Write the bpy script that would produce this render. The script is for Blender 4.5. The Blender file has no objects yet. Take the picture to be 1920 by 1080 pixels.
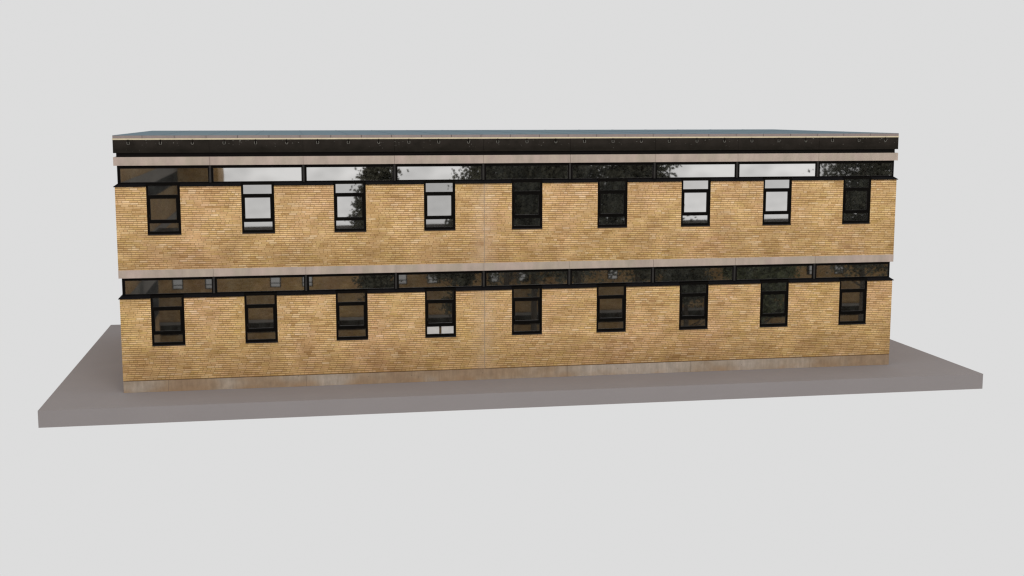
import bpy, math, random
from mathutils import Vector
random.seed(11)
sc = bpy.context.scene
col = sc.collection

# ------------------------------------------------------------------ dimensions (metres)
W = 3.3                       # bay
NB = 9
L = W * NB / 2                # half length
D = 12.98                     # depth of the building
BX = [-L + W * i for i in range(NB + 1)]
CX = [b + W / 2 for b in BX[:NB]]
INS = 0.095                   # glazing bands and recess stand this far back from the wall face
DZ = 4.01                     # upper storey above lower storey

# ------------------------------------------------------------------ node helpers
def new_mat(name):
    m = bpy.data.materials.new(name); m.use_nodes = True
    nt = m.node_tree
    for n in list(nt.nodes): nt.nodes.remove(n)
    out = nt.nodes.new('ShaderNodeOutputMaterial')
    b = nt.nodes.new('ShaderNodeBsdfPrincipled')
    nt.links.new(b.outputs[0], out.inputs[0])
    return m, nt, b, out

class N:
    def __init__(s, nt): s.nt = nt
    def put(s, sock, v):
        if isinstance(v, (int, float)): sock.default_value = v
        elif isinstance(v, tuple): sock.default_value = v if len(v) == len(sock.default_value) else tuple(v) + (1,)
        else: s.nt.links.new(v, sock)
    def math(s, op, a, b=0.0, c=None):
        n = s.nt.nodes.new('ShaderNodeMath'); n.operation = op
        s.put(n.inputs[0], a); s.put(n.inputs[1], b)
        if c is not None: s.put(n.inputs[2], c)
        return n.outputs[0]
    def mix(s, f, a, b, mode='MIX'):
        n = s.nt.nodes.new('ShaderNodeMix'); n.data_type = 'RGBA'; n.blend_type = mode
        s.put(n.inputs[0], f); s.put(n.inputs[6], a); s.put(n.inputs[7], b)
        return n.outputs[2]
    def coord(s, which='Object'):
        return s.nt.nodes.new('ShaderNodeTexCoord').outputs[which]
    def sep(s, v):
        n = s.nt.nodes.new('ShaderNodeSeparateXYZ'); s.put(n.inputs[0], v); return n.outputs
    def comb(s, x, y, z):
        n = s.nt.nodes.new('ShaderNodeCombineXYZ')
        for i, v in enumerate((x, y, z)): s.put(n.inputs[i], v)
        return n.outputs[0]
    def noise(s, vec, scale, detail=3.0, rough=0.55, out=0):
        n = s.nt.nodes.new('ShaderNodeTexNoise'); s.put(n.inputs['Vector'], vec)
        n.inputs['Scale'].default_value = scale; n.inputs['Detail'].default_value = detail
        n.inputs['Roughness'].default_value = rough
        return n.outputs[out]
    def voronoi(s, vec, scale):
        n = s.nt.nodes.new('ShaderNodeTexVoronoi'); s.put(n.inputs['Vector'], vec)
        n.inputs['Scale'].default_value = scale
        return n.outputs
    def white(s, vec):
        n = s.nt.nodes.new('ShaderNodeTexWhiteNoise'); n.noise_dimensions = '3D'
        s.put(n.inputs['Vector'], vec); return n.outputs[0]
    def ramp(s, f, stops, interp='LINEAR'):
        n = s.nt.nodes.new('ShaderNodeValToRGB'); n.color_ramp.interpolation = interp
        e = n.color_ramp.elements
        while len(e) > 1: e.remove(e[-1])
        e[0].position = stops[0][0]; e[0].color = tuple(stops[0][1]) + (1,)
        for p, c in stops[1:]:
            x = e.new(p); x.color = tuple(c) + (1,)
        s.put(n.inputs[0], f); return n.outputs[0]
    def remap(s, v, a, b, c=0.0, d=1.0):
        n = s.nt.nodes.new('ShaderNodeMapRange'); s.put(n.inputs[0], v)
        for i, x in enumerate((a, b, c, d)): n.inputs[i + 1].default_value = x
        return n.outputs[0]
    def scale(s, vec, k):
        n = s.nt.nodes.new('ShaderNodeMapping'); s.put(n.inputs[0], vec)
        n.inputs['Scale'].default_value = k; return n.outputs[0]
    def bump(s, h, strength, dist, bsdf):
        n = s.nt.nodes.new('ShaderNodeBump'); n.inputs['Strength'].default_value = strength
        n.inputs['Distance'].default_value = dist
        s.put(n.inputs['Height'], h); s.nt.links.new(n.outputs[0], bsdf.inputs['Normal'])
        return n

# ------------------------------------------------------------------ materials
def brick_material(name, tone=1.0, with_joint=True):
    m, nt, b, out = new_mat(name); g = N(nt)
    P = g.coord(); x, y, z = g.sep(P)
    H, LEN = 0.074, 0.277
    u0 = g.math('ADD', x, y)
    zr = g.math('DIVIDE', z, H)
    row = g.math('FLOOR', zr)
    fz = g.math('SUBTRACT', zr, row)
    r1 = g.white(g.comb(row, 3.7, 1.1))
    uu = g.math('ADD', g.math('DIVIDE', u0, LEN), g.math('MULTIPLY', r1, 7.0))
    cu = g.math('FLOOR', uu)
    fu = g.math('SUBTRACT', uu, cu)
    rs = g.white(g.comb(cu, row, 5.5))
    split = g.math('LESS_THAN', rs, 0.2)
    half = g.math('MULTIPLY', split, g.math('GREATER_THAN', fu, 0.5))
    cell = g.comb(g.math('ADD', cu, g.math('MULTIPLY', half, 0.5)), row, 2.2)
    rc = g.white(cell)
    rc2 = g.white(g.comb(g.math('ADD', cu, g.math('MULTIPLY', half, 0.5)), row, 9.9))
    # joints
    wob = g.math('MULTIPLY', g.math('SUBTRACT', g.noise(P, 22, 2), 0.5), 0.10)
    fzw = g.math('ADD', fz, wob)
    hz = g.math('MINIMUM', fzw, g.math('SUBTRACT', 1.0, fzw))
    bed = g.remap(hz, 0.095, 0.175, 1.0, 0.0)
    vd = g.math('MINIMUM', fu, g.math('SUBTRACT', 1.0, fu))
    vd2 = g.math('ADD', g.math('ABSOLUTE', g.math('SUBTRACT', fu, 0.5)), g.math('MULTIPLY', g.math('SUBTRACT', 1.0, split), 1.0))
    perp = g.remap(g.math('MINIMUM', vd, vd2), 0.016, 0.034, 0.8, 0.0)
    mort = g.math('MAXIMUM', bed, perp)
    # brick tones
    c = g.ramp(rc, [(0.0, (0.58, 0.350, 0.130)), (0.05, (0.70, 0.440, 0.175)), (0.3, (0.78, 0.505, 0.212)),
                    (0.6, (0.82, 0.545, 0.240)), (0.88, (0.86, 0.585, 0.275)), (1.0, (0.92, 0.67, 0.36))])
    c = g.mix(g.remap(rc2, 0.70, 1.0, 0.0, 0.5), c, (0.78, 0.545, 0.185))      # yellower bricks
    c = g.mix(g.remap(rc2, 0.25, 0.0, 0.0, 0.5), c, (0.82, 0.515, 0.255))      # pinker bricks
    # weathering in broad patches, drawn out diagonally by the rain
    big = g.noise(g.scale(P, (0.55, 0.55, 1.0)), 1.0, 4, 0.6)
    pat = g.remap(big, 0.36, 0.66, 1.08, 0.86)
    pat2 = g.remap(g.noise(g.scale(P, (1.0, 1.0, 1.7)), 1.5, 3, 0.6), 0.32, 0.68, 1.13, 0.83)
    fine = g.remap(g.noise(P, 60, 3, 0.7), 0.3, 0.7, 0.86, 1.12)
    k = g.math('MULTIPLY', g.math('MULTIPLY', pat, pat2), fine)
    # ragged brown discolouration, darker towards the foot of each storey's brickwork
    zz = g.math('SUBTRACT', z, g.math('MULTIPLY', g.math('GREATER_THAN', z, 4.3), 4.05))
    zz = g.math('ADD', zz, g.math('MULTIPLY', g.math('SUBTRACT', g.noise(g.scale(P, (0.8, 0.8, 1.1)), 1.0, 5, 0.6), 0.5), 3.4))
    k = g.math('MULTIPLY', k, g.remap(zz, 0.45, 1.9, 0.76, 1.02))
    c = g.mix(1.0, c, g.comb(g.math('MULTIPLY', k, 0.985), g.math('MULTIPLY', g.math('POWER', k, 1.10), 0.975), g.math('MULTIPLY', g.math('POWER', k, 1.25), 1.06)), 'MULTIPLY')
    hue = g.noise(g.scale(P, (0.45, 0.45, 0.35)), 1.0, 3, 0.5)
    c = g.mix(g.remap(hue, 0.50, 0.66, 0.0, 0.9), c, g.mix(1.0, c, (1.0, 0.965, 1.05), 'MULTIPLY'))
    c = g.mix(g.remap(hue, 0.48, 0.34, 0.0, 0.75), c, g.mix(1.0, c, (0.985, 1.0, 0.90), 'MULTIPLY'))
    c = g.mix(g.math('MULTIPLY', mort, 0.84), c, (0.17, 0.085, 0.028))
    if with_joint:
        # pale bloom beside the movement joint, and the sealed joint itself
        dj = g.math('ABSOLUTE', g.math('SUBTRACT', u0, BX[4] + 0.02))
        bl = g.math('MULTIPLY', g.remap(dj, 0.0, 0.55, 1.0, 0.0), g.remap(g.noise(P, 3.0, 4), 0.3, 0.65, 0.1, 0.62))
        c = g.mix(bl, c, (0.62, 0.45, 0.30))
        c = g.mix(g.remap(dj, 0.010, 0.018, 0.85, 0.0), c, (0.36, 0.27, 0.19))
        # reddish stain low on the brick where splash and damp reach it
    if tone != 1.0:
        c = g.mix(1.0, c, (tone, tone, tone), 'MULTIPLY')
    nt.links.new(c, b.inputs['Base Color'])
    b.inputs['Roughness'].default_value = 0.9
    b.inputs['Specular IOR Level'].default_value = 0.2
    h = g.math('ADD', g.math('MULTIPLY', mort, -1.0), g.math('MULTIPLY', g.noise(P, 90, 3), 0.4))
    h = g.math('ADD', h, g.math('MULTIPLY', rc, 0.35))
    g.bump(h, 0.8, 0.006, b)
    return m

def concrete_material(name, base, other, streak=0.5, sc_=1.0):
    m, nt, b, out = new_mat(name); g = N(nt)
    P = g.coord()
    a = g.noise(g.scale(P, (1.2 * sc_, 1.2 * sc_, 0.6)), 1.0, 5, 0.6)
    c = g.mix(g.remap(a, 0.38, 0.62), base, other)
    s_ = g.noise(g.scale(P, (2.2, 2.2, 0.8)), 1.0, 4, 0.6)
    k = g.remap(s_, 0.3, 0.7, 1 - 0.22 * streak, 1 + 0.18 * streak)
    f = g.remap(g.noise(P, 45, 4, 0.7), 0.3, 0.7, 0.93, 1.06)
    kk = g.math('MULTIPLY', k, f)
    c = g.mix(1.0, c, g.comb(kk, kk, kk), 'MULTIPLY')
    nt.links.new(c, b.inputs['Base Color'])
    b.inputs['Roughness'].default_value = 0.88
    b.inputs['Specular IOR Level'].default_value = 0.25
    g.bump(g.noise(P, 50, 4, 0.7), 0.4, 0.004, b)
    return m

def plinth_material():
    m, nt, b, out = new_mat('plinth_concrete'); g = N(nt)
    P = g.coord(); x, y, z = g.sep(P)
    a = g.noise(g.scale(P, (0.33, 0.33, 0.5)), 1.0, 3, 0.5)
    a = g.math('ADD', a, g.math('MULTIPLY', g.math('MULTIPLY', g.remap(x, -2.5, 2.0), g.remap(x, 12.5, 9.0)), 0.13))
    c = g.ramp(a, [(0.36, (0.355, 0.242, 0.155)), (0.50, (0.385, 0.278, 0.185)), (0.58, (0.43, 0.345, 0.265)), (0.68, (0.49, 0.415, 0.345))])
    s_ = g.noise(g.scale(P, (9, 9, 1.3)), 1.0, 5, 0.75)
    k = g.math('MULTIPLY', g.remap(s_, 0.3, 0.7, 0.84, 1.12), g.remap(g.noise(P, 3.4, 5, 0.6), 0.35, 0.65, 0.88, 1.08))
    c = g.mix(1.0, c, g.comb(k, k, k), 'MULTIPLY')
    # rust coloured splash stain near the foot
    low = g.math('MULTIPLY', g.remap(z, 0.02, 0.24, 1.0, 0.0), g.remap(g.noise(g.scale(P, (1.1, 1.1, 2)), 1.0, 4), 0.42, 0.66, 0.0, 0.5))
    c = g.mix(low, c, (0.38, 0.225, 0.115))
    v = g.voronoi(g.scale(P, (1.3, 1.3, 1.6)), 2.2)[0]
    pit = g.remap(v, 0.03, 0.07, 0.75, 0.0)
    c = g.mix(pit, c, (0.12, 0.09, 0.06))
    bj = g.math('ABSOLUTE', g.math('SUBTRACT', g.math('FRACT', g.math('DIVIDE', g.math('ADD', x, L + 0.9), 4.95)), 0.5))
    c = g.mix(g.remap(bj, 0.0015, 0.0035, 0.5, 0.0), c, (0.16, 0.12, 0.09))
    nt.links.new(c, b.inputs['Base Color'])
    b.inputs['Roughness'].default_value = 0.9
    b.inputs['Specular IOR Level'].default_value = 0.2
    g.bump(g.noise(P, 30, 5, 0.7), 0.5, 0.006, b)
    return m

def painted_metal(name, base, rough=0.5, spec=0.35, dirt=0.25):
    m, nt, b, out = new_mat(name); g = N(nt)
    P = g.coord()
    n_ = g.noise(g.scale(P, (3, 3, 3)), 1.0, 5, 0.65)
    k = g.remap(n_, 0.3, 0.7, 1 - dirt, 1 + dirt)
    c = g.mix(1.0, base, g.comb(k, k, k), 'MULTIPLY')
    nt.links.new(c, b.inputs['Base Color'])
    nt.links.new(g.remap(n_, 0.3, 0.7, rough - 0.08, rough + 0.12), b.inputs['Roughness'])
    b.inputs['Specular IOR Level'].default_value = spec
    return m

def fascia_material():
    m, nt, b, out = new_mat('fascia_board'); g = N(nt)
    P = g.coord(); x, y, z = g.sep(P)
    n_ = g.noise(g.scale(P, (1.4, 1.4, 3)), 1.0, 5, 0.65)
    c = g.mix(g.remap(n_, 0.35, 0.65), (0.0125, 0.0105, 0.0078), (0.021, 0.017, 0.0135))
    up = g.math('MULTIPLY', g.remap(z, 8.72, 8.98, 0.0, 1.0), g.remap(g.noise(g.scale(P, (2.2, 2.2, 1.5)), 1.0, 4), 0.3, 0.7, 0.1, 0.8))
    c = g.mix(up, c, (0.038, 0.031, 0.026))
    # lichen and bird specks, thicker towards the top edge
    v = g.voronoi(g.scale(P, (1, 1, 1.1)), 13)
    dens = g.math('MULTIPLY', g.remap(g.noise(P, 1.7, 2), 0.38, 0.60), g.remap(z, 8.6, 9.05, 0.2, 1.0))
    rad = g.math('MULTIPLY', g.math('MULTIPLY', dens, 0.24), g.sep(v[1])[0])
    sp = g.math('LESS_THAN', v[0], rad)
    c = g.mix(g.math('MULTIPLY', sp, 0.8), c, (0.26, 0.25, 0.22))
    nt.links.new(c, b.inputs['Base Color'])
    b.inputs['Roughness'].default_value = 0.75
    b.inputs['Specular IOR Level'].default_value = 0.06
    return m

def roof_material():
    m, nt, b, out = new_mat('roof_membrane'); g = N(nt)
    P = g.coord()
    a = g.noise(g.scale(P, (0.25, 0.5, 1)), 1.0, 4, 0.55)
    c = g.mix(g.remap(a, 0.35, 0.65), (0.185, 0.240, 0.285), (0.190, 0.255, 0.280))
    c = g.mix(g.remap(g.noise(P, 3, 4), 0.4, 0.7, 0, 0.25), c, (0.16, 0.19, 0.20))
    nt.links.new(c, b.inputs['Base Color'])
    b.inputs['Roughness'].default_value = 0.95
    b.inputs['Specular IOR Level'].default_value = 0.0
    return m

def ground_material():
    m, nt, b, out = new_mat('grey_ground'); g = N(nt)
    P = g.coord()
    k = g.remap(g.noise(P, 0.35, 4, 0.6), 0.3, 0.7, 0.975, 1.025)
    k = g.math('MULTIPLY', k, g.remap(g.noise(P, 25, 4, 0.7), 0.3, 0.7, 0.985, 1.015))
    c = g.mix(1.0, (0.297, 0.271, 0.269), g.comb(k, k, k), 'MULTIPLY')
    nt.links.new(c, b.inputs['Base Color'])
    b.inputs['Roughness'].default_value = 0.95
    b.inputs['Specular IOR Level'].default_value = 0.1
    return m

def glass_material():
    """solar-control glass: a metal-coated outer face over a dark room. How strongly a pane mirrors is the object's colour."""
    m, nt, b, out = new_mat('coated_glass'); g = N(nt)
    nt.nodes.remove(b)
    P = g.coord()
    oi = nt.nodes.new('ShaderNodeObjectInfo')
    gl = nt.nodes.new('ShaderNodeBsdfGlossy'); gl.inputs['Roughness'].default_value = 0.018
    di = nt.nodes.new('ShaderNodeBsdfDiffuse')
    grime = g.noise(g.scale(P, (2.5, 2.5, 0.7)), 1.0, 5, 0.6)
    dirt = g.ramp(grime, [(0.40, (0.012, 0.012, 0.011)), (0.75, (0.05, 0.052, 0.046))])
    nt.links.new(dirt, di.inputs[0])
    gl.inputs[0].default_value = (1.0, 0.985, 0.965, 1)
    bp = nt.nodes.new('ShaderNodeBump'); bp.inputs['Strength'].default_value = 0.06; bp.inputs['Distance'].default_value = 0.002
    nt.links.new(g.noise(P, 1.6, 1, 0.4), bp.inputs['Height'])
    nt.links.new(bp.outputs[0], gl.inputs['Normal'])
    ms = nt.nodes.new('ShaderNodeMixShader')
    fac = g.math('MULTIPLY', g.sep(oi.outputs['Color'])[0], g.remap(g.noise(g.scale(g.coord('Object'), (0.55, 1, 0.9)), 1.0, 2), 0.34, 0.62, 0.80, 1.08))  # patchy mirror strength puts soft grey gradients into the reflections
    nt.links.new(fac, ms.inputs[0]); nt.links.new(di.outputs[0], ms.inputs[1]); nt.links.new(gl.outputs[0], ms.inputs[2])
    nt.links.new(ms.outputs[0], out.inputs[0])
    return m

def plain(name, base, rough=0.7, spec=0.3, metal=0.0):
    m, nt, b, out = new_mat(name); g = N(nt)
    k = g.remap(g.noise(g.coord(), 4, 4), 0.3, 0.7, 0.92, 1.08)
    nt.links.new(g.mix(1.0, base, g.comb(k, k, k), 'MULTIPLY'), b.inputs['Base Color'])
    b.inputs['Roughness'].default_value = rough
    b.inputs['Specular IOR Level'].default_value = spec
    b.inputs['Metallic'].default_value = metal
    return m

M = dict(
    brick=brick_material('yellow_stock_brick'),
    far_brick=brick_material('brown_brick', 0.42, False),
    band=concrete_material('pale_concrete_band', (0.505, 0.400, 0.345), (0.465, 0.390, 0.315), 0.7),
    coping=concrete_material('coping_metal', (0.285, 0.235, 0.225), (0.31, 0.245, 0.225), 0.3),
    plinth=plinth_material(),
    frame=painted_metal('black_frame_paint', (0.0050, 0.0042, 0.0036), 0.6, 0.03),
    mullion=painted_metal('dark_grey_mullion_paint', (0.036, 0.033, 0.031), 0.5, 0.1),
    flashing=painted_metal('flashing_lead', (0.0062, 0.0056, 0.0064), 0.6, 0.06),
    sill=painted_metal('sill_metal', (0.018, 0.0155, 0.0155), 0.5, 0.2),
    fascia=fascia_material(),
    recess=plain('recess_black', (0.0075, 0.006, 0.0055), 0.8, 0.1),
    trim=plain('cream_trim', (0.70, 0.60, 0.415), 0.6, 0.3),
    hook=plain('galvanised_steel', (0.16, 0.15, 0.13), 0.5, 0.4, 0.3),
    roof=roof_material(),
    ground=ground_material(),
    glass=glass_material(),
    white=plain('white_card', (0.62, 0.60, 0.58), 0.8),
    bark=plain('bark', (0.05, 0.038, 0.028), 0.9),
    leaf=plain('dark_leaves', (0.058, 0.056, 0.040), 0.8, 0.1),
    leaf_b=plain('mid_green_leaves', (0.075, 0.080, 0.045), 0.8, 0.1),
    stone=plain('far_concrete', (0.15, 0.135, 0.12), 0.9),
)

# ------------------------------------------------------------------ mesh helpers
class MB:
    def __init__(s): s.v = []; s.f = []
    def box(s, x0, x1, y0, y1, z0, z1):
        i = len(s.v)
        s.v += [(x0, y0, z0), (x1, y0, z0), (x1, y1, z0), (x0, y1, z0), (x0, y0, z1), (x1, y0, z1), (x1, y1, z1), (x0, y1, z1)]
        s.f += [tuple(i + k for k in q) for q in ((0, 3, 2, 1), (4, 5, 6, 7), (0, 1, 5, 4), (1, 2, 6, 5), (2, 3, 7, 6), (3, 0, 4, 7))]
    def ring(s, x0, x1, z0, z1, l, r, b, t, y0, y1):
        """rectangular frame in the facade plane as one welded solid; l, r, b, t are member widths"""
        i = len(s.v)
        for y in (y0, y1):
            s.v += [(x0, y, z0), (x1, y, z0), (x1, y, z1), (x0, y, z1), (x0 + l, y, z0 + b), (x1 - r, y, z0 + b), (x1 - r, y, z1 - t), (x0 + l, y, z1 - t)]
        for k in range(4):
            n = (k + 1) % 4
            s.f += [(i + k, i + n, i + 4 + n, i + 4 + k), (i + 8 + n, i + 8 + k, i + 12 + k, i + 12 + n),
                    (i + n, i + k, i + 8 + k, i + 8 + n), (i + 4 + k, i + 4 + n, i + 12 + n, i + 12 + k)]
    def quad(s, a, b, c, d):
        i = len(s.v); s.v += [a, b, c, d]; s.f.append((i, i + 1, i + 2, i + 3))
    def tube(s, pts, r, n=6):
        """a tube through the points with closed ends"""
        base = len(s.v); rs = r if isinstance(r, (list, tuple)) else [r] * len(pts)
        for k, p in enumerate(pts):
            p = Vector(p)
            d = (Vector(pts[min(k + 1, len(pts) - 1)]) - Vector(pts[max(k - 1, 0)])).normalized()
            a = d.orthogonal().normalized() if abs(d.y) > 0.9 else d.cross(Vector((0, 1, 0))).normalized()
            c = d.cross(a)
            for j in range(n):
                t = 2 * math.pi * j / n
                s.v.append(tuple(p + rs[k] * (math.cos(t) * a + math.sin(t) * c)))
        for k in range(len(pts) - 1):
            for j in range(n):
                j2 = (j + 1) % n
                s.f.append((base + k * n + j, base + k * n + j2, base + (k + 1) * n + j2, base + (k + 1) * n + j))
        s.f.append(tuple(base + j for j in range(n))[::-1]); s.f.append(tuple(base + (len(pts) - 1) * n + j for j in range(n)))
    def build(s, name, mat, parent=None, bevel=0.0, smooth=False):
        me = bpy.data.meshes.new(name); me.from_pydata(s.v, [], s.f); me.update(); me.validate()
        me.materials.append(mat)
        import bmesh
        bm = bmesh.new(); bm.from_mesh(me); bmesh.ops.recalc_face_normals(bm, faces=bm.faces); bm.to_mesh(me); bm.free()
        if smooth:
            for p in me.polygons: p.use_smooth = True
        o = bpy.data.objects.new(name, me); col.objects.link(o)
        if parent: o.parent = parent
        if bevel:
            md = o.modifiers.new('bevel', 'BEVEL'); md.width = bevel; md.segments = 2; md.limit_method = 'ANGLE'
        return o

def copy_tree(o, parent, loc):
    c = o.copy(); col.objects.link(c); c.parent = parent
    if loc is not None: c.location = loc
    for ch in list(o.children): copy_tree(ch, c, None)
    return c

def empty(name, loc, label, cat, group=None):
    o = bpy.data.objects.new(name, None); col.objects.link(o); o.location = loc
    o['label'] = label; o['category'] = cat
    if group: o['group'] = group
    return o

# ------------------------------------------------------------------ the ground
g_ = MB(); g_.box(-L - 2.526, L + 2.758, -2.337, D + 2.453, -0.589, 0.0)
ground = g_.build('ground', M['ground'])
ground['kind'] = 'structure'; ground['label'] = 'plain grey slab of ground the brick building stands on'

# ------------------------------------------------------------------ the building
bld = empty('brick_building', (0, 0, 0), 'long two storey yellow brick building with black window bands and flat blue roof', 'building')

HWL, HWR = 0.585, 0.585
def storey_walls(z0, zs, z1):
    """brickwork of one storey: z0 foot, zs underside of the windows, z1 top under the flashing"""
    m = MB(); t = 0.30
    m.box(-L, L, 0, t, z0, zs)
    edges = [-L] + [e for c in CX for e in (c - HWL, c + HWR)] + [L]
    for a, b_ in zip(edges[::2], edges[1::2]): m.box(a, b_, 0, t, zs, z1)
    m.box(-L, -L + t, t, D - t, z0, z1); m.box(L - t, L, t, D - t, z0, z1)
    m.box(-L, L, D - t, D, z0, z1)
    return m
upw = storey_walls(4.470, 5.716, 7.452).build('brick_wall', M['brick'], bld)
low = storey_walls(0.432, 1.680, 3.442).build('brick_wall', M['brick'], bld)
upw['label'] = 'yellow brick wall of the upper storey'; low['label'] = 'yellow brick wall of the ground storey'

m = MB(); m.box(-L + 0.003, L - 0.003, 0.003, D - 0.003, 0.002, 0.418)
m.build('plinth', M['plinth'], bld)
m = MB(); m.box(-L + 0.015, L - 0.015, 0.018, D - 0.018, 0.418, 0.432)
m.build('damp_course', M['recess'], bld)

# concrete bands: one length of precast per bay, open joints, solid core behind
def band(z0, z1, out):
    m = MB()
    m.box(-L + 0.04, L - 0.04, 0.04, D - 0.04, z0 + 0.002, z1 - 0.002)
    gp = 0.0045
    for i in range(NB):
        a = BX[i] + (gp if i else -out); b_ = BX[i + 1] - (gp if i < NB - 1 else -out)
        m.box(a, b_, -out, 0.04, z0, z1)
        m.box(a, b_, D - 0.04, D + out, z0, z1)
    m.box(-L - out, -L + 0.04, 0.04, D - 0.04, z0, z1); m.box(L - 0.04, L + out, 0.04, D - 0.04, z0, z1)
    return m.build('concrete_band', M['band'], bld, bevel=0.004)
b1 = band(8.194, 8.494, 0.012); b2 = band(4.178, 4.470, 0.006)
b1['label'] = 'pale concrete band under the eaves'; b2['label'] = 'pale concrete band between the storeys'

# backing behind the glazing bands (dark floor zone / room side) and the eaves recess
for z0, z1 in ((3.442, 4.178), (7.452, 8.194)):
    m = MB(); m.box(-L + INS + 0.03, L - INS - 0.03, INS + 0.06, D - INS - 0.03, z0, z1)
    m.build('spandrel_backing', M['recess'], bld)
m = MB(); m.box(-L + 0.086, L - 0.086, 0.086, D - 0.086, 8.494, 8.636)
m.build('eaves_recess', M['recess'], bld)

# fascia in bay lengths, cream drip trim, grey coping in short lengths
m = MB()
for i in range(NB):
    a = BX[i] + (0.004 if i else -0.006); b_ = BX[i + 1] - (0.004 if i < NB - 1 else -0.006)
    m.box(a, b_, -0.006, 0.05, 8.636, 9.100); m.box(a, b_, D - 0.05, D + 0.006, 8.636, 9.100)
m.box(-L - 0.006, -L + 0.05, 0.05, D - 0.05, 8.636, 9.100); m.box(L - 0.05, L + 0.006, 0.05, D - 0.05, 8.636, 9.100)
m.box(-L + 0.05, L - 0.05, 0.05, D - 0.05, 8.640, 9.098)
m.build('fascia', M['fascia'], bld, bevel=0.003)
m = MB(); m.box(-L - 0.016, L + 0.016, -0.016, D + 0.016, 9.100, 9.150)
m.build('drip_trim', M['trim'], bld, bevel=0.004)
m = MB(); n_ = 27; st = 1.1; x0 = -L - 0.010; xs = [x0] + [-13.845 + st * k for k in range(26)] + [L + 0.010]
xs = [x for x in xs if x <= L + 0.02]
for a, b_ in zip(xs[:-1], xs[1:]):
    m.box(a + 0.007, b_ - 0.007, -0.010, 0.30, 9.150, 9.250); m.box(a + 0.003, b_ - 0.003, D - 0.30, D + 0.010, 9.150, 9.250)
m.box(-L - 0.010, -L + 0.29, 0.30, D - 0.30, 9.150, 9.250); m.box(L - 0.29, L + 0.010, 0.30, D - 0.30, 9.150, 9.250)
m.build('coping', M['coping'], bld, bevel=0.003)
m = MB(); m.box(-L - 0.004, L + 0.004, -0.004, D + 0.004, 9.250, 9.262)
for k in range(1, 18): m.box(-L + 1.65 * k - 0.012, -L + 1.65 * k + 0.012, 0.05, D - 0.05, 9.262, 9.268)
m.build('roof', M['roof'], bld)

# hooks screwed under the trim
def hook(kind):
    m = MB()
    m.tube([(0, -0.014, 0.16), (0, -0.020, 0.155), (0, -0.020, 0.03)], 0.012, 6)
    r = 0.042
    pts = []
    a0, a1 = {0: (200, 340), 1: (165, 375), 2: (150, 390)}[kind]
    for k in range(9):
        t = math.radians(a0 + (a1 - a0) * k / 8)
        pts.append((r * math.cos(t), -0.030, 0.035 + r * 1.15 * math.sin(t)))
    q = MB()
    if kind == 2: q.tube(pts, 0.012, 6)
    else:
        q.tube([(-0.034, -0.028, 0.085), (-0.044, -0.03, 0.04), (-0.032, -0.028, -0.01)], 0.012, 6)
        q.tube([(0.034, -0.028, 0.085), (0.044, -0.03, 0.04), (0.032, -0.028, -0.01)], 0.012, 6)
        q.tube([(-0.032, -0.028, -0.01), (0.032, -0.028, -0.01)], 0.006, 5)
    return m, q
hk = []
for kind in (1, 0, 2):
    a, q = hook(kind); o = a.build('fascia_hook', M['frame'], bld); q.build('clip', M['hook'], o); hk.append(o)
used = set()
for k in range(27):
    src = hk[k % 3]; loc = (-14.325 + 1.1005 * k, 0, 8.945)
    if k % 3 in used: copy_tree(src, bld, loc)
    else: src.location = loc; used.add(k % 3)

# sloping flashing below each glazing band, cut away at every window, mitred round the ends
def flashing(zt, zb):
    e = 0.045; yi = INS + 0.01; zl = zb + 0.022
    def prism(xa, xb, la=0.0, lb=0.0):
        # la / lb: how far the back edge is drawn in at an end that turns the corner
        m = MB()
        m.v += [(xa, -e, zb), (xb, -e, zb), (xa, -e, zl), (xb, -e, zl), (xa + la, yi, zt), (xb - lb, yi, zt), (xa + la, yi, zb), (xb - lb, yi, zb)]
        m.f += [(0, 1, 3, 2), (2, 3, 5, 4), (4, 5, 7, 6), (0, 6, 7, 1), (0, 2, 4, 6), (1, 7, 5, 3)]
        m.build('flashing', M['flashing'], bld)
    edges = [-L - e] + [v for c in CX for v in (c - HWL, c + HWR)] + [L + e]
    for k, (a, b_) in enumerate(zip(edges[::2], edges[1::2])):
        prism(a, b_, (e + yi) if k == 0 else 0, (e + yi) if k == NB else 0)
    for s in (-1, 1):      # the end walls
        m = MB(); X = s * (L + e); XI = s * (L - yi)
        m.v += [(X, -e, zb), (X, D + e, zb), (X, -e, zl), (X, D + e, zl), (XI, yi, zt), (XI, D - yi, zt), (XI, yi, zb), (XI, D - yi, zb)]
        m.f += [(0, 1, 3, 2), (2, 3, 5, 4), (4, 5, 7, 6), (0, 6, 7, 1), (1, 7, 5, 3)]
        m.build('flashing', M['flashing'], bld)
flashing(7.572, 7.440); flashing(3.562, 3.430)

# glazing bands, one long light per bay
def ribbon(z_bot, z_top, pz0, pz1, first, last):
    """local origin at the left bay line, z = 0 at the foot"""
    xa = INS if first else 0.036
    xb = W - INS if last else W - 0.036
    px0 = 0.19 if first else 0.105
    px1 = W - 0.15 if last else W - 0.068
    m = MB()
    m.ring(xa, xb, 0, z_top - z_bot, px0 - xa, xb - px1, pz0 - z_bot, z_top - pz1, INS - 0.01, INS + 0.05)
    f = m.build('ribbon_window', M['frame'], bld, bevel=0.003)
    m = MB(); m.ring(px0 - 0.001, px1 + 0.001, pz0 - z_bot - 0.001, pz1 - z_bot + 0.001, 0.010, 0.010, 0.012, 0.008, INS + 0.000, INS + 0.03)
    m.build('glazing_bead', M['sill'], f)
    m = MB(); y = INS + 0.018
    m.box(px0 - 0.005, px1 + 0.005, y, y + 0.008, pz0 - z_bot - 0.005, pz1 - z_bot + 0.005)
    m.build('pane', M['glass'], f)
    return f
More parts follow.
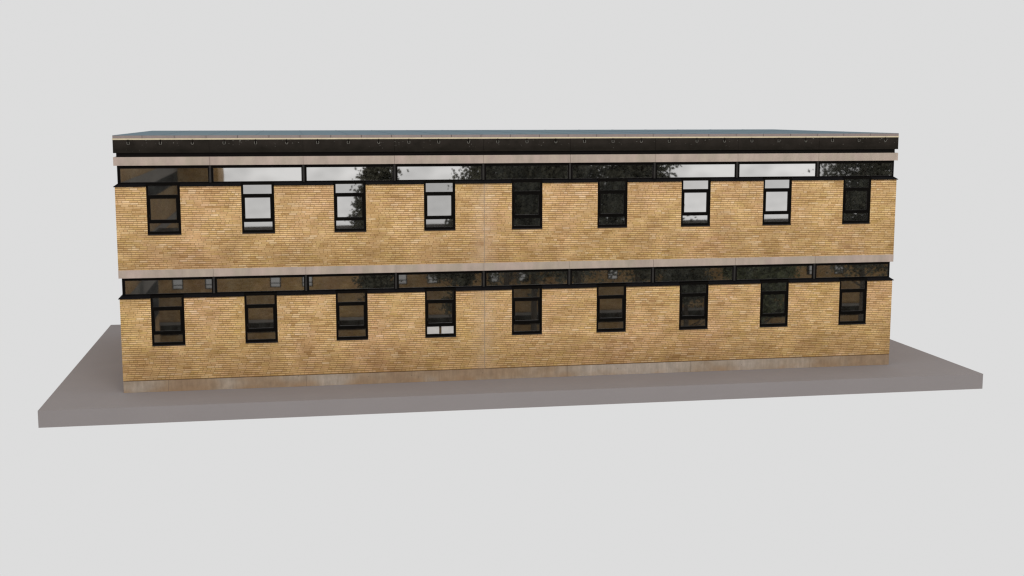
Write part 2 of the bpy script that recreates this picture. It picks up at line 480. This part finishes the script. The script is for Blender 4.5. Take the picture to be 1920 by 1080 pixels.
def mullion(h):
    m = MB(); m.box(-0.036, 0.036, INS - 0.045, INS + 0.05, 0, h)
    return m.build('mullion', M['mullion'], bld, bevel=0.004)

# window below the band: fixed light, opening casement, fixed light
def window(dz):
    """local origin: middle of the opening at its foot, wall face y = 0"""
    zb = 5.716; y0, y1 = 0.012, 0.085
    m = MB()
    # outer frame with two transoms as one solid grid
    zz = [0.045, 5.841 - zb, 6.137 - zb, 6.190 - zb, 7.083 - zb, 7.142 - zb, 7.477 - zb, 7.560 - zb]
    xL, xR, iL, iR = -HWL + 0.002, HWR - 0.002, -0.514, 0.500
    m.ring(xL, xR, zz[0], zz[3], iL - xL, xR - iR, zz[1] - zz[0], zz[3] - zz[2], y0, y1)
    m.ring(xL, xR, zz[3], zz[4], iL - xL, xR - iR, 0.001, 0.001, y0, y1)
    m.ring(xL, xR, zz[4], zz[7], iL - xL, xR - iR, zz[5] - zz[4], zz[7] - zz[6], y0, y1)
    f = m.build('window', M['frame'], bld)
    m = MB(); m.ring(iL + 0.003, iR - 0.003, zz[3] + 0.003, zz[4] - 0.003, 0.048, 0.056, 0.064, 0.064, y0 - 0.016, y1 - 0.02)
    cs = m.build('casement', M['frame'], f, bevel=0.004)
    m = MB()
    m.ring(iL - 0.001, iR + 0.001, zz[1] - 0.001, zz[2] + 0.001, 0.009, 0.009, 0.010, 0.006, y0 + 0.014, y1 - 0.01)
    m.ring(-0.463 - 0.001, 0.441 + 0.001, 6.257 - zb - 0.001, 7.015 - zb + 0.001, 0.009, 0.009, 0.010, 0.006, y0 + 0.004, y1 - 0.01)
    m.ring(iL - 0.001, iR + 0.001, zz[5] - 0.001, zz[6] + 0.001, 0.009, 0.009, 0.010, 0.006, y0 + 0.014, y1 - 0.01)
    m.build('glazing_bead', M['sill'], f)
    m = MB(); y = y0 + 0.030
    for a, b_, z0, z1, yy in ((iL, iR, zz[1], zz[2], y + 0.004), (-0.466, 0.444, 6.254 - zb, 7.018 - zb, y), (iL, iR, zz[5], zz[6], y + 0.004)):
        m.box(a - 0.004, b_ + 0.004, yy, yy + 0.008, z0 - 0.004, z1 + 0.004)
    m.build('pane', M['glass'], f)
    m = MB()
    i = 0
    m.v += [(xL, -0.025, 0.0), (xR, -0.025, 0.0), (xL, -0.025, 0.030), (xR, -0.025, 0.030), (xL, y0 + 0.02, 0.044), (xR, y0 + 0.02, 0.044), (xL, y0 + 0.02, 0.002), (xR, y0 + 0.02, 0.002)]
    m.f += [(0, 1, 3, 2), (2, 3, 5, 4), (4, 5, 7, 6), (0, 6, 7, 1), (0, 2, 4, 6), (1, 7, 5, 3)]
    m.build('window_sill', M['sill'], f)
    m = MB(); m.box(xL + 0.01, xR - 0.01, y1 - 0.002, 0.29, 0.003, 7.56 - zb); m.build('reveal_backing', M['recess'], f)
    m = MB(); m.tube([(iL + 0.02, y0 - 0.026, 6.35 - zb), (iL + 0.02, y0 - 0.026, 6.45 - zb)], 0.007, 6); m.build('handle', M['sill'], f)
    return f

def set_glass(f, k):
    for c in f.children:
        if c.name.startswith('pane'): c.color = (k, k, k, 1)

# mirror strength of each pane, hand-set to build the wanted reflection brightness into the glass
RU = [0.45, 0.83, 0.88, 0.82, 0.62, 0.62, 0.86, 0.90, 0.60]
RL = [0.50, 0.60, 0.68, 0.66, 0.60, 0.66, 0.62, 0.62, 0.68]
WU = [0.42, 0.70, 0.76, 0.58, 0.50, 0.50, 0.84, 0.78, 0.50]
WL = [0.45, 0.50, 0.55, 0.55, 0.52, 0.58, 0.50, 0.50, 0.55]
for s, (zb, zt) in enumerate(((3.562, 4.178), (7.572, 8.194))):
    off = DZ * s
    pz0, pz1 = 3.568 + off + 0.008, 4.072 + off + 0.008
    a = ribbon(zb, zt, pz0 + 0.004, pz1, True, False); a.location = (BX[0], 0, zb)
    mid = ribbon(zb, zt, pz0 + 0.004, pz1, False, False); mid.location = (BX[1], 0, zb)
    z_ = ribbon(zb, zt, pz0 + 0.004, pz1, False, True); z_.location = (BX[8], 0, zb)
    lights = [a, mid] + [copy_tree(mid, bld, (BX[i], 0, zb)) for i in range(2, 8)] + [z_]
    for f, k in zip(lights, (RL, RU)[s]): set_glass(f, k)
    mu = mullion(zt - zb); mu.location = (BX[1], 0, zb)
    for i in range(2, 9): copy_tree(mu, bld, (BX[i], 0, zb))
    # the bands return round the end walls
    for sx in (-1, 1):
        m = MB(); x_in, x_out = sorted((sx * (L - INS - 0.03), sx * (L - INS)))
        m.box(x_in, x_out, INS + 0.052, D - INS, zb, zt); m.build('end_panel', M['frame'], bld)
w0 = window(0); w0.location = (CX[0], 0, 5.716)
ups = [w0] + [copy_tree(w0, bld, (CX[i], 0, 5.716)) for i in range(1, NB)]
lows = [copy_tree(w0, bld, (CX[i], 0, 1.685)) for i in range(NB)]
for f, k in zip(ups, WU): set_glass(f, k)
for f, k in zip(lows, WL): set_glass(f, k)
# two white boards standing in the bottom light of the fourth ground floor window
for a, b_ in ((-0.505, -0.055), (0.035, 0.49)):
    m = MB(); m.box(a, b_, 0.030, 0.040, 0.137, 0.408); m.build('white_board', M['white'], lows[3])
lows[3]['label'] = 'black framed window with two white boards in its bottom light'

# ------------------------------------------------------------------ what the panes mirror: the far side of the court, behind the camera
MY = -62.0
def far_building():
    e_ = empty('opposite_building', (22, MY, -14), 'brown brick building opposite, mirrored in the ground floor windows', 'building')
    X0, X1, ZT = -42.0, 40.0, 13.9
    m = MB(); m.box(X0, X1, -3, 0, 0, ZT); m.build('wall', M['far_brick'], e_)
    for z0, h_ in ((6.25, 0.24), (3.1, 0.24)):
        m = MB(); m.box(X0 - .02, X1 + .02, 0.004, 0.12, z0, z0 + h_); m.build('concrete_band', M['stone'], e_)
    m = MB(); m.box(X0 - .1, X1 + .1, -3.1, 0.12, ZT, ZT + 0.35); m.build('roof', M['fascia'], e_)
    m = MB(); m.box(X0, X1, 0.004, 0.05, 5.35, 6.25); m.build('strip_window', M['fascia'], e_)
    first = None
    for z0 in (9.25, 0.9):
        for k in range(30):
            x = X0 + 1.6 + 2.72 * k
            if k % 7 in (2, 5, 6): continue
            if first is None:
                m = MB(); m.box(-0.46, 0.46, 0.0, 0.03, 0, 1.25); fr = m.build('window', M['frame'], e_)
                m = MB(); m.box(-0.38, 0.38, 0.031, 0.04, 0.40, 1.18); m.box(-0.38, 0.38, 0.031, 0.04, 0.07, 0.33)
                p = m.build('pane', M['glass'], fr); p.color = (0.34, 0.34, 0.34, 1); first = fr; fr.location = (x, 0.0, z0)
            else: copy_tree(first, e_, (x, 0.0, z0))
    return e_
far_building()
wing = empty('brick_wing', (-21.6, MY + 10, -14), 'brown brick wing at right angles, mirrored in the leftmost windows', 'building')
m = MB(); m.box(-9, 0, -62, 0, 0, 27); m.box(0, 4.6, -62, -50, 0, 27); m.build('wall', M['far_brick'], wing)
m = MB(); m.box(0.004, 0.05, -50, 0.04, 5.0, 8.4); m.box(0.004, 0.05, -50, 0.04, 16.3, 17.6); m.build('dark_opening', M['recess'], wing)
for za, zb_ in ((17.6, 18.8), (12.4, 13.2), (8.4, 9.8)):
    m = MB(); m.box(0.004, 0.06, -50, 0.05, za, zb_); m.build('concrete_band', M['stone'], wing)

def tree(x, y, zb, h, rad, label, n=5200, mat='leaf', cz=0.62, squash=1.0, seed=0, leaf=0.30, clumps=34):
    rnd = random.Random(seed)
    t = empty('tree', (x, y, zb), label, 'tree', 'trees mirrored in the windows')
    m = MB()
    m.tube([(0, 0, 0), (0.05, 0, h * .3), (-0.08, 0.05, h * .6), (0.05, 0, h * .95)], [0.32, 0.26, 0.15, 0.03], 8)
    for k in range(16):
        z0 = h * rnd.uniform(.28, .8); a = rnd.uniform(0, 6.28); ln = rad * rnd.uniform(.5, .95)
        m.tube([(0, 0, z0), (ln * .5 * math.cos(a), ln * .5 * math.sin(a), z0 + ln * .25), (ln * math.cos(a), ln * math.sin(a), z0 + ln * .6)], [.09, .05, .012], 5)
    m.build('trunk', M['bark'], t)
    c = MB(); cs = []
    for k in range(clumps):
        while True:
            p = Vector((rnd.uniform(-1, 1), rnd.uniform(-1, 1), rnd.uniform(-1, 1)))
            if 0.15 < p.length < 1: break
        cs.append((Vector((p.x * rad * .85, p.y * rad * .85, h * cz + p.z * h * (1 - cz) * .95 * squash)), rad * rnd.uniform(.16, .34)))
    for k in range(n):
        q, r_ = cs[rnd.randrange(len(cs))]
        d = Vector((rnd.gauss(0, 1), rnd.gauss(0, 1), rnd.gauss(0, .8))) * r_ * .7
        p = q + d; s_ = leaf * rnd.uniform(.6, 1.5)
        a = Vector((rnd.gauss(0, 1), rnd.gauss(0, 1), rnd.gauss(0, 1))).normalized(); b_ = a.orthogonal().normalized()
        b_ = (b_ + a.cross(b_) * rnd.uniform(-1, 1)).normalized()
        c.quad(tuple(p - a * s_ * .5), tuple(p + b_ * s_ * .32), tuple(p + a * s_ * .5), tuple(p - b_ * s_ * .32))
    c.build('crown', M[mat], t)
    return t
TY = MY + 6       # trees stand in front of the far building
def RX(x0, dist): return x0 + (x0 + 8.70) * dist / 45.8
dT = -TY
tree(-1.75, TY, -14, 21.8, 2.0, 'slim dark tree mirrored in the third upper window', n=19000, cz=.66, seed=33, clumps=110)
tree(RX(-0.7, dT), TY - 1, -14, 27.5, 4.0, 'tall dense tree mirrored left of centre in the upper glazing', n=19000, cz=.66, seed=4, clumps=150)
tree(RX(1.9, dT), TY + 1, -14, 28.5, 4.4, 'tall dense tree mirrored in the middle of the upper glazing', n=21000, cz=.66, seed=5, clumps=160)
tree(RX(4.3, dT) + .1, TY, -14, 27.5, 3.2, 'tall dense tree mirrored right of centre in the upper glazing', n=17000, cz=.66, seed=6, clumps=130)
tree(RX(0.7, dT), TY - 5, -14, 27, 4.6, 'tall tree of the row behind, mirrored over the middle windows', n=12000, cz=.66, seed=21, leaf=.42, clumps=110)
tree(RX(12.6, dT) + 2.2, TY, -14, 28.5, 3.9, 'tall dense tree mirrored in the last upper window', n=19000, cz=.66, seed=8, clumps=150)
tree(RX(14.6, dT) + 2.2, TY - 1, -14, 27.5, 4.2, 'broad tree mirrored at the right end of the upper glazing', n=17000, cz=.64, seed=9, clumps=130)
tree(RX(-2.2, dT) - .9, TY - 2, -14, 16.0, 1.9, 'small tree mirrored low in the fourth upper window', n=3500, cz=.7, seed=10)
tree(RX(6.6, dT), TY - 2, -14, 14.9, 3.0, 'low round tree mirrored in the seventh upper window', n=6500, cz=.75, seed=12, clumps=50)
tree(RX(9.7, dT), TY - 2, -14, 14.7, 3.0, 'low round tree mirrored in the eighth upper window', n=6500, cz=.75, seed=13, mat='leaf_b', clumps=50)
tree(RX(9.0, dT), TY + 2, -14, 10.9, 2.6, 'short tree mirrored in the eighth ground floor window', n=2600, cz=.8, seed=15, mat='leaf_b')

# ------------------------------------------------------------------ light
w = bpy.data.worlds.new('World'); sc.world = w; w.use_nodes = True
bg = w.node_tree.nodes['Background']; bg.inputs[0].default_value = (0.7215, 0.7215, 0.7215, 1); bg.inputs[1].default_value = 1.0
def area(name, loc, target, size, power, colr):
    ld = bpy.data.lights.new(name, 'AREA'); ld.shape = 'SQUARE'; ld.size = size; ld.energy = power; ld.color = colr
    o = bpy.data.objects.new(name, ld); col.objects.link(o); o.location = loc
    o.rotation_euler = (Vector(target) - Vector(loc)).to_track_quat('-Z', 'Y').to_euler()
area('front_fill', (6, -62, 48), (0, 0, 3), 34, 17000, (1.0, 0.97, 0.93))  # unseen fill lamp, added to brighten the brick front

# ------------------------------------------------------------------ camera
cam = bpy.data.cameras.new('camera'); co = bpy.data.objects.new('camera', cam); col.objects.link(co)
cam.sensor_width = 36; cam.lens = 2329.95 / 1920 * 36; cam.clip_end = 500; cam.clip_start = 0.5
co.location = (-8.699, -45.792, 9.9756)
co.rotation_euler = (math.pi / 2 - 0.1385, 0.0, -0.1755)
sc.camera = co
sc.view_settings.view_transform = 'Standard'; sc.view_settings.look = 'None'
sc.view_settings.exposure = 0; sc.view_settings.gamma = 1; sc.view_settings.use_curve_mapping = False
sc.cycles.max_bounces = 6; sc.cycles.diffuse_bounces = 4; sc.cycles.glossy_bounces = 3
sc.cycles.pixel_filter_type = 'BLACKMAN_HARRIS'; sc.cycles.filter_width = 1.3
